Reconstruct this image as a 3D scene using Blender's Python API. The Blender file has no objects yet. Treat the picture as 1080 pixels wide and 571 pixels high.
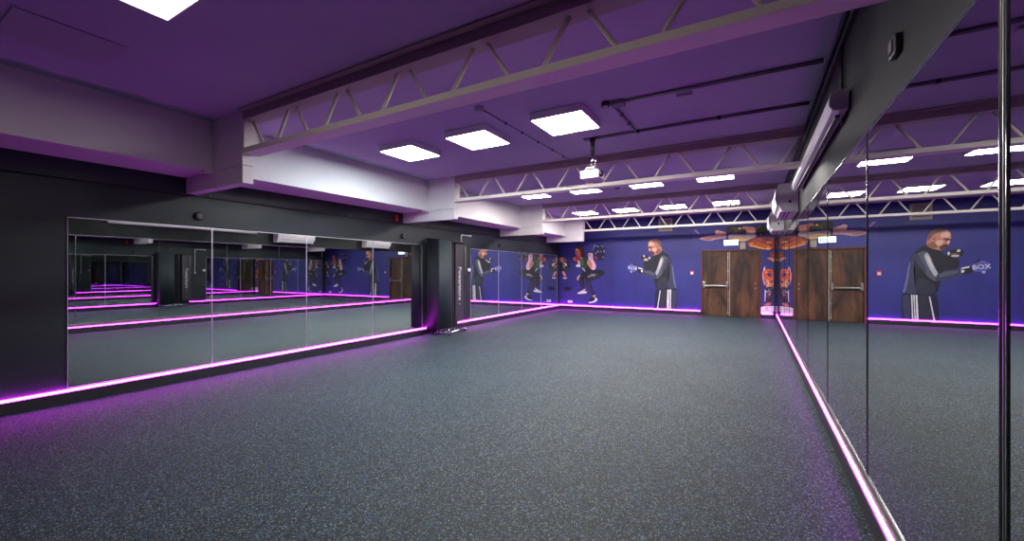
import bpy, bmesh, math, random
from mathutils import Vector, Matrix
random.seed(4)
C = bpy.context.scene
COL = C.collection
PI = math.pi
# ------------------------------------------------------------------ camera
cam = bpy.data.cameras.new('camera'); co = bpy.data.objects.new('camera', cam); COL.objects.link(co)
co.location = (0, 0, 1.4); co.rotation_euler = (PI/2, 0, math.radians(30.192))
cam.sensor_width = 36; cam.lens = 36*438.692/1080; cam.shift_y = 0.00025; cam.clip_start = .02
C.camera = co
# ------------------------------------------------------------------ world, exposure, light levels
w = bpy.data.worlds.new('world'); C.world = w; w.use_nodes = True
w.node_tree.nodes['Background'].inputs[0].default_value = (.5, .4, .7, 1)
w.node_tree.nodes['Background'].inputs[1].default_value = 0.0
C.view_settings.view_transform = 'Standard'; C.view_settings.look = 'None'
C.view_settings.gamma = 1; C.view_settings.use_curve_mapping = False
C.view_settings.exposure = -0.15
cy = C.cycles
cy.max_bounces = 14; cy.glossy_bounces = 12; cy.diffuse_bounces = 5; cy.transmission_bounces = 4
cy.use_denoising = True; cy.caustics_reflective = False; cy.caustics_refractive = False
cy.sample_clamp_indirect = 6
PANEL = 70.0            # ceiling lamp radiance
LED = (33, 1.0, 43.0)  # magenta strip radiance
XL, XR, YB, YF, H = -6.28, .577, 14.3, -2.2, 3.19
# ------------------------------------------------------------------ materials
MT = {}
def mat(name, col, rough=.6, metal=0, spec=.5, emit=None, es=1, coat=0):
    m = bpy.data.materials.new(name); m.use_nodes = True
    b = m.node_tree.nodes['Principled BSDF']
    b.inputs['Base Color'].default_value = (*col, 1); b.inputs['Roughness'].default_value = rough
    b.inputs['Metallic'].default_value = metal; b.inputs['Specular IOR Level'].default_value = spec
    b.inputs['Coat Weight'].default_value = coat
    if emit: b.inputs['Emission Color'].default_value = (*emit, 1); b.inputs['Emission Strength'].default_value = es
    MT[name] = m; return m
def nodes(m): return m.node_tree.nodes, m.node_tree.links, m.node_tree.nodes['Principled BSDF']
def vary(m, c1, c2, scale=(3, 3, 3), detail=4, lo=.35, hi=.65, rough=None, bump=0, nscale=1.0, dist=0):
    N, L, b = nodes(m)
    tc = N.new('ShaderNodeTexCoord'); mp = N.new('ShaderNodeMapping'); mp.inputs['Scale'].default_value = scale
    no = N.new('ShaderNodeTexNoise'); no.inputs['Scale'].default_value = nscale; no.inputs['Detail'].default_value = detail
    no.inputs['Distortion'].default_value = dist
    cr = N.new('ShaderNodeValToRGB'); cr.color_ramp.elements[0].position = lo; cr.color_ramp.elements[1].position = hi
    cr.color_ramp.elements[0].color = (*c1, 1); cr.color_ramp.elements[1].color = (*c2, 1)
    L.new(tc.outputs['Object'], mp.inputs[0]); L.new(mp.outputs[0], no.inputs['Vector']); L.new(no.outputs['Fac'], cr.inputs[0])
    L.new(cr.outputs[0], b.inputs['Base Color'])
    if rough:
        mr = N.new('ShaderNodeMapRange'); mr.inputs[1].default_value = .3; mr.inputs[2].default_value = .7
        mr.inputs[3].default_value = rough[0]; mr.inputs[4].default_value = rough[1]
        L.new(no.outputs['Fac'], mr.inputs[0]); L.new(mr.outputs[0], b.inputs['Roughness'])
    if bump:
        bp = N.new('ShaderNodeBump'); bp.inputs['Strength'].default_value = bump; bp.inputs['Distance'].default_value = .01
        L.new(no.outputs['Fac'], bp.inputs['Height']); L.new(bp.outputs[0], b.inputs['Normal'])
    return m
# rubber floor with blue and grey flecks
fl = mat('rubber_floor', (.03, .03, .035), .66)
N, L, b = nodes(fl)
tc = N.new('ShaderNodeTexCoord')
def vor(sc):
    v = N.new('ShaderNodeTexVoronoi'); v.inputs['Scale'].default_value = sc; L.new(tc.outputs['Object'], v.inputs['Vector'])
    s = N.new('ShaderNodeSeparateColor'); L.new(v.outputs['Color'], s.inputs[0]); return s
s1 = vor(200); s2 = vor(130)
def ramp(src, stops):
    r = N.new('ShaderNodeValToRGB'); r.color_ramp.interpolation = 'CONSTANT'
    for i, (p, c) in enumerate(stops):
        e = r.color_ramp.elements[i] if i < 2 else r.color_ramp.elements.new(p)
        e.position = p; e.color = (*c, 1)
    L.new(src, r.inputs[0]); return r
r1 = ramp(s1.outputs[0], [(0, (.004, .006, .005)), (.45, (.019, .028, .023)), (.66, (.050, .074, .063)), (.82, (.032, .082, .18)), (.95, (.24, .33, .32))])
r2 = ramp(s2.outputs[1], [(0, (0, 0, 0)), (.9, (.05, .09, .20)), (.96, (.16, .2, .2))])
mx = N.new('ShaderNodeMix'); mx.data_type = 'RGBA'; mx.blend_type = 'ADD'; mx.inputs[0].default_value = .6
L.new(r1.outputs[0], mx.inputs[6]); L.new(r2.outputs[0], mx.inputs[7])
nz = N.new('ShaderNodeTexNoise'); nz.inputs['Scale'].default_value = 1.1; nz.inputs['Detail'].default_value = 5
L.new(tc.outputs['Object'], nz.inputs['Vector'])
mr = N.new('ShaderNodeMapRange'); mr.inputs[1].default_value = .3; mr.inputs[2].default_value = .7; mr.inputs[3].default_value = .88; mr.inputs[4].default_value = 1.12
L.new(nz.outputs['Fac'], mr.inputs[0])
mm = N.new('ShaderNodeVectorMath'); mm.operation = 'SCALE'; L.new(mx.outputs[2], mm.inputs[0]); L.new(mr.outputs[0], mm.inputs['Scale'])
L.new(mm.outputs[0], b.inputs['Base Color'])
bp = N.new('ShaderNodeBump'); bp.inputs['Strength'].default_value = .25; bp.inputs['Distance'].default_value = .002
L.new(s1.outputs[2], bp.inputs['Height']); L.new(bp.outputs[0], b.inputs['Normal'])
b.inputs['Specular IOR Level'].default_value = .3

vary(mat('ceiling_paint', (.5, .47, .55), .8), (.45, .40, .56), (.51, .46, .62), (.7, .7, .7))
vary(mat('white_paint', (.8, .76, .76), .55), (.76, .72, .72), (.82, .79, .78), (1.2, 1.2, 1.2))
vary(mat('dark_wall', (.03, .035, .04), .45, 0, .3), (.013, .017, .021), (.034, .042, .050), (1.6, .5, 1.6), 6, .3, .72, (.36, .6), .25)
vary(mat('smeared_wall', (.03, .03, .03), .45, 0, .22), (.010, .012, .013), (.055, .060, .062), (2.2, 1.1, .9), 8, .5, .85, (.5, .7), .2, 1, .8)
vary(mat('blue_wall', (.03, .03, .2), .5), (.026, .027, .180), (.034, .036, .235), (1.5, 1.5, .6), 4)
vary(mat('door_wood', (.07, .035, .02), .4), (.016, .007, .004), (.140, .062, .024), (5, 5, 1.2), 10, .36, .68, (.45, .65), .1, 1, .6)
mat('frame_wood', (.12, .035, .018), .45)
mat('black_paint', (.012, .012, .014), .5); mat('skirt_paint', (.018, .018, .022), .5)
mat('led_light', (.6, .4, .6), .5, emit=LED, es=1)
mat('led_housing', (.3, .3, .32), .4, .7)
def mirror(name, col):
    m = mat(name, col, .0, 1, .5); return m
mirror('mirror_left', (.78, .84, .81)); mirror('mirror_right', (.46, .50, .49))
mat('mirror_edge', (.72, .70, .76), .3, .7); mat('mirror_edge_dark', (.40, .40, .43), .2, 1); mat('dark_gap', (.01, .01, .01), .6)
mat('steel', (.62, .60, .55), .28, 1); mat('rail_metal', (.30, .28, .24), .42, 1); mat('chrome', (.8, .8, .8), .12, 1)
mat('panel_cool', (1, 1, 1), .5, emit=(.78, .93, 1.0), es=PANEL)
mat('panel_warm', (1, 1, 1), .5, emit=(1.0, .95, .90), es=PANEL)
mat('panel_dim', (1, 1, 1), .5, emit=(1.0, .90, .74), es=11.0)
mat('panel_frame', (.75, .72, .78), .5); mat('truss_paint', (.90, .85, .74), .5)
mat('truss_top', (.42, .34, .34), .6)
mat('conduit', (.20, .17, .22), .6); mat('black_cable', (.01, .01, .012), .5)
mat('white_plastic', (.78, .77, .76), .4); mat('grey_plastic', (.45, .44, .48), .45); mat('black_plastic', (.012, .012, .014), .35)
mat('beige_metal', (.42, .36, .26), .5); mat('red_plastic', (.5, .02, .02), .4)
mat('lens', (.02, .02, .05), .05, 0, .8, coat=1)
mat('exit_green', (.02, .5, .35), .4, emit=(.05, .9, .75), es=1.6); mat('exit_white', (.9, .95, .95), .4, emit=(.75, 1, .97), es=7)
mat('mat_black', (.014, .017, .022), .6); mat('mat_navy', (.014, .026, .036), .7); mat('banner', (.035, .028, .042), .5)
mat('white_print', (.8, .78, .8), .5)
mat('hatch_paint', (.44, .41, .49), .8); mat('strap', (.4, .38, .25), .7)
def P(n, r, g, b):      # printed ink, sRGB 0-255
    f = lambda c: (c/255/12.92) if c/255 <= .04045 else ((c/255+.055)/1.055)**2.4
    c = [f(v) for v in (r, g, b)]
    vary(mat(n, c, .5), [v*.86 for v in c], [min(1, v*1.1) for v in c], (14, 14, 14), 3)
INK = dict(m_black=(26,26,36), m_slate=(54,58,84), m_steel=(104,110,152), m_coal=(46,48,62), m_grey=(84,88,104), m_light=(176,180,190),
 m_pale=(225,205,200), m_white=(240,238,240), m_indigo=(96,96,180), m_olive=(110,110,80), m_skin=(205,135,110), m_buzz=(128,88,80),
 m_skinlit=(240,190,165), m_skinshade=(150,95,80), m_hairdark=(62,38,36), m_beard=(92,58,52), m_lip=(56,20,22), m_navy=(30,30,58),
 w_bagdark=(28,26,58), m_fade=(130,130,185), w_red=(190,70,66), w_haze=(52,50,112), w_green=(44,66,48), w_greenlit=(78,100,66),
 w_hair=(58,30,34), w_hairred=(92,42,42), m_face=(222,120,100), w_palskin=(242,196,205), m_beige=(205,180,150),
 a_faint=(72,60,140), a_faint2=(150,120,190), a_dark=(32,26,32), a_olive=(70,62,44), a_arm=(228,176,180), a_armshade=(190,120,125),
 a_white=(222,208,214), a_yellow=(226,182,112), a_skinwarm=(214,138,108), a_redbrown=(140,52,38), a_orange=(205,98,46),
 a_orangelit=(246,168,80), a_redbrown2=(178,76,50), a_red=(188,44,48), a_dark2=(16,16,18), a_rim=(98,96,90), a_rust=(180,66,44),
 a_blue=(46,50,132), a_rim2=(236,170,150), a_orange2=(228,92,56), a_beige2=(246,200,140), a_dark3=(44,24,46), a_bluegrey=(78,110,158),
 a_plum=(96,32,66), a_shoe=(240,230,240), m_palepink=(246,176,190))
for k, v in INK.items(): P(k, *v)
# ------------------------------------------------------------------ mesh helpers
class MB:
    def __init__(s): s.bm = bmesh.new(); s.mi = 0
    def _m(s, faces):
        for f in faces: f.material_index = s.mi
    def box(s, x0, x1, y0, y1, z0, z1, bev=0, rot=None):
        r = bmesh.ops.create_cube(s.bm, size=1)
        vs = r['verts']
        for v in vs: v.co = Vector(((x0+x1)/2+v.co.x*(x1-x0), (y0+y1)/2+v.co.y*(y1-y0), (z0+z1)/2+v.co.z*(z1-z0)))
        fs = list({f for v in vs for f in v.link_faces})
        s._m(fs)
        if rot:
            c = Vector(((x0+x1)/2, (y0+y1)/2, (z0+z1)/2)); bmesh.ops.rotate(s.bm, verts=vs, cent=c, matrix=rot)
        if bev:
            es = list({e for v in vs for e in v.link_edges})
            r = bmesh.ops.bevel(s.bm, geom=es, offset=bev, segments=2, affect='EDGES', profile=.5); s._m(r['faces'])
        return s
    def prism(s, pts, fn, a, b_):      # pts 2D, fn(u,v,t)->xyz, extruded from t=a to t=b_
        A = [s.bm.verts.new(fn(u, v, a)) for u, v in pts]; B = [s.bm.verts.new(fn(u, v, b_)) for u, v in pts]
        n = len(pts); fs = [s.bm.faces.new(A[::-1]), s.bm.faces.new(B)]
        for i in range(n): fs.append(s.bm.faces.new((A[i], A[(i+1) % n], B[(i+1) % n], B[i])))
        s._m(fs); return s
    def tube(s, pts, r, seg=10, caps=True):
        pts = [Vector(p) for p in pts]; rings = []; n = len(pts)
        up = None
        for i, p in enumerate(pts):
            t = ((pts[min(i+1, n-1)]-p).normalized() + (p-pts[max(i-1, 0)]).normalized()).normalized() if 0 < i < n-1 else ((pts[1]-pts[0]) if i == 0 else (pts[-1]-pts[-2])).normalized()
            if up is None or abs(up.dot(t)) > .95: up = Vector((0, 0, 1)) if abs(t.z) < .9 else Vector((1, 0, 0))
            a = t.cross(up).normalized(); c = a.cross(t).normalized(); up = c
            rr = r[i] if isinstance(r, (list, tuple)) else r
            rings.append([s.bm.verts.new(p+(a*math.cos(2*PI*k/seg)+c*math.sin(2*PI*k/seg))*rr) for k in range(seg)])
        fs = []
        for A, B in zip(rings, rings[1:]):
            for k in range(seg): fs.append(s.bm.faces.new((A[k], A[(k+1) % seg], B[(k+1) % seg], B[k])))
        if caps: fs += [s.bm.faces.new(rings[0][::-1]), s.bm.faces.new(rings[-1])]
        for f in fs: f.smooth = True
        s._m(fs); return s
    def cyl(s, p0, p1, r0, r1=None, seg=20): return s.tube([p0, p1], [r0, r1 if r1 is not None else r0], seg)
    def build(s, name, mats, parent=None, origin=None):
        if not isinstance(mats, (list, tuple)): mats = [mats]
        bmesh.ops.recalc_face_normals(s.bm, faces=s.bm.faces)
        o0 = Vector(origin) if origin is not None else (Vector(parent['o']) if parent is not None else Vector((0, 0, 0)))
        bmesh.ops.translate(s.bm, verts=s.bm.verts, vec=-o0)
        me = bpy.data.meshes.new(name); s.bm.to_mesh(me); s.bm.free()
        for m in mats: me.materials.append(MT[m])
        for p in me.polygons:
            if p.use_smooth and p.normal.length > 0 and len(p.vertices) > 4: p.use_smooth = False
        o = bpy.data.objects.new(name, me); COL.objects.link(o)
        if parent is not None: o.parent = parent; o['o'] = list(parent['o'])
        else: o.location = o0; o['o'] = list(o0)
        return o
def tag(o, label, cat, group=None, kind=None):
    o['label'] = label; o['category'] = cat
    if group: o['group'] = group
    if kind: o['kind'] = kind
    return o
def thing(name, loc, label, cat, group=None):
    o = bpy.data.objects.new(name, None); COL.objects.link(o); o.location = loc; o['o'] = list(loc); o.empty_display_size = .1
    return tag(o, label, cat, group)
def struct(o, label=None, cat=None):
    o['kind'] = 'structure'
    if label: o['label'] = label
    if cat: o['category'] = cat
    return o
def dup(root, loc, label=None):
    r = root.copy(); COL.objects.link(r); r.location = loc
    if label: r['label'] = label
    for ch in list(root.children):
        c = ch.copy(); COL.objects.link(c); c.parent = r
        for g in list(ch.children):
            d = g.copy(); COL.objects.link(d); d.parent = c
    return r
# ------------------------------------------------------------------ room shell
struct(MB().box(XL-.2, XR+.2, YF-.2, YB+.4, -.15, 0).build('floor', 'rubber_floor'), 'dark speckled rubber floor across the whole room', 'floor')
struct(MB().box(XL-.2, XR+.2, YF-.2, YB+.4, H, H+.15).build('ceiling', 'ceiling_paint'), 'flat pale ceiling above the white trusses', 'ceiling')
struct(MB().box(XL-.2, XL, YF-.2, YB+.4, 0, H).build('wall_left', 'dark_wall'), 'dark charcoal wall behind the two low mirror runs', 'wall')
struct(MB().box(XR, XR+.2, YF-.2, YB+.4, 0, H).build('wall_right', 'smeared_wall'), 'smeared black wall above the tall mirrors', 'wall')
struct(MB().box(XL, XR, YF-.2, YF, 0, H).build('wall_near', 'dark_wall'), 'dark wall behind the viewer', 'wall')
DX0, DX1, DZ = -1.437, .175, 2.04
wb = MB(); wb.box(XL, DX0, YB, YB+.2, 0, H); wb.box(DX1, XR, YB, YB+.2, 0, H); wb.box(DX0, DX1, YB, YB+.2, DZ, H)
wb.box(DX0, DX1, YB+.2, YB+.4, 0, DZ)
struct(wb.build('wall_back', 'blue_wall'), 'royal blue end wall carrying the printed athletes', 'wall')
# bulkhead runs and beam casings on the left
XBK, XCS, ZBK, ZCS = -5.607, -4.937, 2.588, 2.387
TY = [2.5, 6.3, 10.1, 13.2]
runs = [(YF, 2.5), (2.62, 6.3), (6.42, 10.1), (10.22, 13.2), (13.32, YB)]
for i, (a, b_) in enumerate(runs):
    struct(MB().box(XL, XBK, a, b_, ZBK, H, .004).build('trim_%d' % (i+1), 'white_paint'), 'white boxed bulkhead run along the top of the left wall, section %s' % ['nearest the viewer', 'before the second casing', 'before the third casing', 'before the far casing', 'against the blue wall'][i], 'bulkhead')
for i, y in enumerate(TY):
    m = MB(); m.box(XL, XCS, y, y+.12, ZCS, 2.584, .004); m.box(XL, XCS, y, y+.12, 2.588, H, .003)
    m.box(XBK-.05, XBK+.04, y-.10, y, ZBK-.03, ZBK-.002, .003)
    struct(m.build('trim_%d' % (i+6), 'white_paint'), '%s white boxed beam casing carrying a truss end' % ['nearest', 'second', 'third', 'farthest'][i], 'beam casing')
# skirting below the strips
SK = .035
struct(MB().box(XL, XL+SK, YF, YB, 0, .118, .003).build('baseboard_left', 'skirt_paint'), 'dark skirting under the left light strip', 'baseboard')
struct(MB().box(XR-SK, XR, YF, YB, 0, .118, .003).build('baseboard_right', 'skirt_paint'), 'dark skirting under the right light strip', 'baseboard')
m = MB(); m.box(XL+SK, DX0-.005, YB-SK, YB, 0, .118, .003); m.box(DX1+.005, XR-SK, YB-SK, YB, 0, .118, .003)
struct(m.build('baseboard_back', 'skirt_paint'), 'dark skirting along the blue end wall', 'baseboard')
# ------------------------------------------------------------------ door
dr = bpy.data.objects.new('door_1', None); COL.objects.link(dr); dr.location = (-.63, YB, 0); dr['o'] = [-.63, YB, 0]
struct(dr, 'dark wooden double door with a push bar in the blue wall', 'door')
m = MB(); m.box(DX0, DX0+.045, YB-.015, YB+.12, 0, DZ, .004); m.box(DX1-.045, DX1, YB-.015, YB+.12, 0, DZ, .004); m.box(DX0+.045, DX1-.045, YB-.015, YB+.12, DZ-.045, DZ, .004)
m.build('door_frame', 'frame_wood', dr)
MIDX = -.655
l1 = MB().box(DX0+.048, MIDX-.003, YB+.03, YB+.075, .006, DZ-.048, .003).build('door_leaf', 'door_wood', dr)
l2 = MB().box(MIDX+.003, DX1-.048, YB+.03, YB+.075, .006, DZ-.048, .003).build('door_leaf', 'door_wood', dr)
m = MB(); m.box(DX0+.085, MIDX-.04, YB-.045, YB-.015, .915, .955, .006)
m.build('push_bar', 'steel', l1)
for x in (DX0+.085, MIDX-.05): MB().box(x-.03, x+.03, YB-.055, YB+.03, .87, 1.07, .008).build('push_bar_bracket', 'steel', l1)
m = MB(); m.box(MIDX-.045, MIDX-.025, YB+.012, YB+.03, .05, 1.96, .003)
for z in (.12, .5, .95, 1.4, 1.8): m.box(MIDX-.055, MIDX-.015, YB+.008, YB+.03, z-.02, z+.02, .003)
m.build('bolt_rod', 'steel', l1)
m = MB(); m.box(MIDX-.004, MIDX+.022, YB+.018, YB+.03, .01, DZ-.05, .003); m.build('astragal', 'beige_metal', l2)
m = MB(); m.cyl((.035, YB+.03, 1.02), (.035, YB+.0, 1.02), .014); m.build('lock_cylinder', 'steel', l2)
m = MB(); m.cyl((.035, YB+.03, .88), (.035, YB-.005, .88), .014); m.build('lock_cylinder', 'steel', l2)
for lf, xa, xb in ((l1, -1.22, -.86), (l2, -.37, -.10)):
    MB().box(xa, xb, YB+.024, YB+.032, 1.45, 1.86, .002).build('cover_plate', 'door_wood', lf)
# ------------------------------------------------------------------ LED strips
def led(name, x0, x1, y0, y1, label, ax, sgn, hx, top=None):
    # aluminium channel with the glowing diffuser set in it, resting on the skirting
    o = thing(name, ((x0+x1)/2, (y0+y1)/2, .118), label, 'light strip', 'magenta light strips along the wall bases')
    m = MB(); m.box(x0, x1, y0, y1, .1185, .123); m.build('channel', 'led_housing', o)
    e = .004
    if ax == 'y': m = MB().box(min(hx, hx+sgn*.018), max(hx, hx+sgn*.018), y0+e, y1-e, .1235, top or .150, .002)
    else: m = MB().box(x0+e, x1-e, min(hx, hx+sgn*.018), max(hx, hx+sgn*.018), .1235, .150, .002)
    m.build('diffuser', 'led_light', o)
led('led_strip', XL+.001, XL+.040, .85, YB-.03, 'long magenta light strip along the foot of the left wall', 'y', 1, XL+.020)
led('led_strip', XR-.030, XR-.001, 1.3, YB-.03, 'magenta light strip along the foot of the tall right mirrors', 'y', -1, XR-.009, .140)
led('led_strip', XL+.04, DX0-.02, YB-.040, YB-.001, 'magenta light strip under the boxer and squatter on the blue wall', 'x', -1, YB-.020)
led('led_strip', DX1+.02, XR-.04, YB-.040, YB-.001, 'short magenta light strip between the wooden door and the right mirrors', 'x', -1, YB-.020)
# ------------------------------------------------------------------ mirrors
def mirror_panel(x, sgn, y0, y1, z0, z1, mt, label, group, ew=.008):
    o = thing('wall_mirror', (x, (y0+y1)/2, z0), label, 'mirror', group)
    g = .0015
    xa, xb = sorted((x+sgn*.002, x+sgn*.008))
    MB().box(xa, xb, y0+g+ew, y1-g-ew, z0+.004, z1-.008).build('glass', mt, o)
    xa, xb = sorted((x+sgn*.0005, x+sgn*.012))
    m = MB(); m.box(xa, xb, y0+g, y0+g+ew, z0, z1); m.box(xa, xb, y1-g-ew, y1-g, z0, z1); m.box(xa, xb, y0+g+ew, y1-g-ew, z1-.008, z1); m.box(xa, xb, y0+g+ew, y1-g-ew, z0, z0+.004)
    m.build('edge_trim', 'mirror_edge' if sgn > 0 else 'mirror_edge_dark', o)
ys = [1.434+1.36*i for i in range(5)]
names = ['leftmost mirror panel of the near low run on the left wall', 'second mirror panel from the left in the near low run', 'third mirror panel from the left in the near low run', 'mirror panel of the near low run next to the black mat rack']
for i in range(4): mirror_panel(XL, 1, ys[i], ys[i+1], .156, 1.972, 'mirror_left', names[i], 'low mirrors on the left wall', .0045)
ys2 = [8.669, 10.02, 11.38, 12.74, 14.1]
names = ['first mirror panel beyond the black mat rack on the left wall', 'second mirror panel beyond the black mat rack', 'third mirror panel beyond the black mat rack', 'last left-wall mirror panel before the blue corner']
for i in range(4): mirror_panel(XL, 1, ys2[i], ys2[i+1], .156, 1.972, 'mirror_left', names[i], 'low mirrors on the left wall', .0045)
ry = [.085, 1.6, 3.13, 4.64, 6.22, 7.74, 9.26, 10.78, 12.3, 13.82, 14.26]
rn = ['tall mirror at the right edge of the picture, nearest of all', 'tall right-wall mirror between the thick joint and the next seam', 'third tall right-wall mirror from the viewer', 'fourth tall right-wall mirror from the viewer', 'fifth tall right-wall mirror from the viewer', 'sixth tall right-wall mirror from the viewer', 'seventh tall right-wall mirror from the viewer', 'eighth tall right-wall mirror from the viewer', 'ninth tall right-wall mirror, opposite the door end', 'narrow last mirror strip in the right corner by the blue wall']
for i in range(10): mirror_panel(XR, -1, ry[i]+(.011 if i == 1 else 0), ry[i+1]-(.018 if i == 0 else 0), .215, 2.21, 'mirror_right', rn[i], 'tall mirrors on the right wall', .004)
m = MB(); m.box(XR-.014, XR-.001, -.5, 14.26, .160, .212, .004); m.box(XR-.021, XR-.001, -.5, 14.26, .160, .172, .003)
tag(m.build('mirror_rail', 'rail_metal', None, (XR, 6.9, .16)), 'long steel rail holding the feet of the tall right mirrors', 'rail')
m = MB(); m.box(XR-.008, XR-.0005, 1.604, 1.610, .215, 2.21, .002); tag(m.build('joint_strip', 'steel', None, (XR, 1.6, .215)), 'bright upright metal joint strip between the two nearest right mirrors', 'joint strip')
# ------------------------------------------------------------------ trusses
def truss(y, label, x0=XCS+.003, x1=XR-.003):
    o = thing('roof_truss', ((x0+x1)/2, y, 2.715), label, 'truss', 'white trusses spanning the room')
    m = MB(); m.box(x0, x1, y, y+.17, 2.715, 2.724, .001); m.box(x0, x1, y, y+.012, 2.724, 2.772, .002); m.box(x0, x1, y+.158, y+.17, 2.724, 2.772, .002)
    m.build('bottom_chord', 'truss_paint', o)
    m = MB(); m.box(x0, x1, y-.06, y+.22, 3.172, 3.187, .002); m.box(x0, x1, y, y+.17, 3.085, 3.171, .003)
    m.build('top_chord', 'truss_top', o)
    MB().box(x0, x0+.012, y+.01, y+.16, 2.726, 3.083).build('end_plate', 'truss_paint', o)
    def bar(xa, za, xb, zb, r):
        m = MB(); m.tube([(xa, y+.085, za), (xb, y+.085, zb)], r, 8); m.build('brace', 'truss_paint', o)
    c = .175-.785*7
    bar(x0+.05, 3.09, c+.785-.085, 2.73, .016)
    for k in range(1, 8):
        cx = c+.785*k
        if k > 1: bar(cx-.07-.25, 3.09, cx-.085, 2.73, .016)
        if cx+.33 < x1: bar(cx+.085, 2.73, cx+.335, 3.09, .017)
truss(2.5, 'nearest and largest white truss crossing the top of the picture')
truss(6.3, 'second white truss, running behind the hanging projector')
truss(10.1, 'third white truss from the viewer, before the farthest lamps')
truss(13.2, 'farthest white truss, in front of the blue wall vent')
# ------------------------------------------------------------------ ceiling lamps
def lamp(x, y, mt, label):
    o = thing('ceiling_lamp', (x, y, 3.187), label, 'ceiling light', 'square ceiling light panels')
    m = MB(); s = .31; z0, z1 = 3.105, 3.187
    m.box(x-s, x+s, y-s, y-s+.012, z0, z1, .002); m.box(x-s, x+s, y+s-.012, y+s, z0, z1, .002); m.box(x-s, x-s+.012, y-s+.012, y+s-.012, z0, z1); m.box(x+s-.012, x+s, y-s+.012, y+s-.012, z0, z1)
    m.box(x-s+.012, x+s-.012, y-s+.012, y+s-.012, 3.13, 3.187)
    m.build('frame', 'panel_frame', o)
    MB().box(x-s+.013, x+s-.013, y-s+.013, y+s-.013, 3.107, 3.118).build('diffuser', mt, o)
lamp(-3.15, .97, 'panel_dim', 'dimmer ceiling lamp at the top left edge of the picture, nearest of all')
lamp(-1.89, .6, 'panel_dim', 'added fill lamp almost overhead, outside the picture, left of the viewer')  # added out of view to light the front of the nearest truss
lamp(-.62, .6, 'panel_dim', 'added unseen fill lamp directly over the viewer beside the tall mirrors')  # second added lamp, never in view, brightens the near truss face
nm = {0: 'leftmost', 1: 'middle', 2: 'rightmost'}
for i, x in enumerate((-4.33, -3.13, -1.89)):
    lamp(x, 4.5, 'panel_cool' if i == 0 else 'panel_warm', ['bluish leftmost ceiling lamp just behind the nearest truss', 'middle of the three ceiling lamps just behind the nearest truss', 'large right-hand ceiling lamp just behind the nearest truss, before the projector'][i])
for j, (y, rw) in enumerate(((8.42, 'beyond the second truss'), (11.78, 'beyond the third truss'))):
    for i, x in enumerate((-4.33, -3.13, -1.86, -.62)):
        lamp(x, y, 'panel_warm', '%s ceiling lamp in the row of four %s' % (['leftmost', 'second from left', 'third from left', 'rightmost'][i], rw))
m = MB(); m.box(-4.92, -4.32, .73, 1.335, 3.180, 3.189, .002)
tag(m.build('ceiling_hatch', 'hatch_paint', None, (-4.6, 1.05, 3.18)), 'dark rectangular hatch in the ceiling at the upper left', 'hatch')
# ------------------------------------------------------------------ projector
px_, py_ = -1.88, 5.39
pj = thing('projector', (px_, py_, 3.19), 'white projector hanging from the ceiling on a pole', 'projector')
m = MB(); m.box(-.12+px_, .12+px_, -.05+py_, .05+py_, 3.178, 3.189, .003); m.cyl((px_, py_, 3.178), (px_, py_, 3.12), .045, .03); m.build('ceiling_plate', 'black_plastic', pj)
m = MB(); m.cyl((px_, py_, 3.12), (px_, py_, 2.98), .028); m.build('pole_sleeve', 'black_plastic', pj)
m = MB(); m.cyl((px_, py_, 2.98), (px_, py_, 2.79), .019); m.cyl((px_+.05, py_, 2.95), (px_+.035, py_, 2.80), .008); m.build('pole', 'chrome', pj)
m = MB(); m.box(px_-.075, px_+.05, py_-.07, py_+.07, 2.762, 2.79, .006)
for sx in (-.06, .04):
    m.tube([(px_+sx, py_-.05, 2.775), (px_+sx*1.7, py_-.06, 2.735)], .007, 6)
m.build('mount_bracket', 'grey_plastic', pj)
bd = MB().box(px_-.13, px_+.12, py_-.13, py_+.16, 2.625, 2.735, .014).build('body', 'white_plastic', pj)
m = MB(); m.cyl((px_+.118, py_-.05, 2.68), (px_+.155, py_-.05, 2.68), .04, .036); m.build('lens_ring', 'black_plastic', bd)
m = MB(); m.cyl((px_+.1555, py_-.05, 2.68), (px_+.159, py_-.05, 2.68), .028, .02); m.build('lens', 'lens', bd)
m = MB()
for k in range(7): m.box(px_-.09+k*.028, px_-.078+k*.028, py_-.134, py_-.129, 2.65, 2.71)
m.build('vent_slots', 'grey_plastic', bd)
m = MB(); m.tube([(px_-.13, py_, 2.68), (px_-.17, py_, 2.675), (px_-.16, py_+.02, 2.72), (px_-.06, py_+.02, 2.80), (px_-.03, py_, 2.86)], .006, 6); m.build('cable', 'black_cable', pj)
# ------------------------------------------------------------------ ceiling conduits, detectors
def conduit(name, pts, label, r=.014, clips=(), mt='conduit', cat='conduit', clipmt='black_plastic', bx=.02):
    c = Vector(pts[0]); o = thing(name, tuple(c), label, cat)
    MB().tube(pts, r, 8).build('pipe', mt, o)
    for p in clips: MB().box(p[0]-bx, p[0]+bx, p[1]-bx, p[1]+bx, p[2]-bx, p[2]+bx, .004).build('clip', clipmt, o)
    return o
zc = H-.018
conduit('ceiling_conduit', [(-1.24, 4.35, zc), (XR-.07, 4.35, zc)], 'thick grey conduit from the round junction box to the right wall', .02)
conduit('ceiling_conduit', [(-1.82, 5.37, zc), (XR-.07, 5.37, zc)], 'thick grey conduit from the projector to the right wall', .02, [(-1.27, 5.37, zc), (-.35, 5.37, zc)])
conduit('ceiling_conduit', [(-1.30, 4.42, zc), (-1.30, 5.34, zc)], 'short grey conduit joining the two long ceiling conduits', .015, [(-1.30, 4.70, zc), (-1.30, 5.02, zc)])
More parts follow.
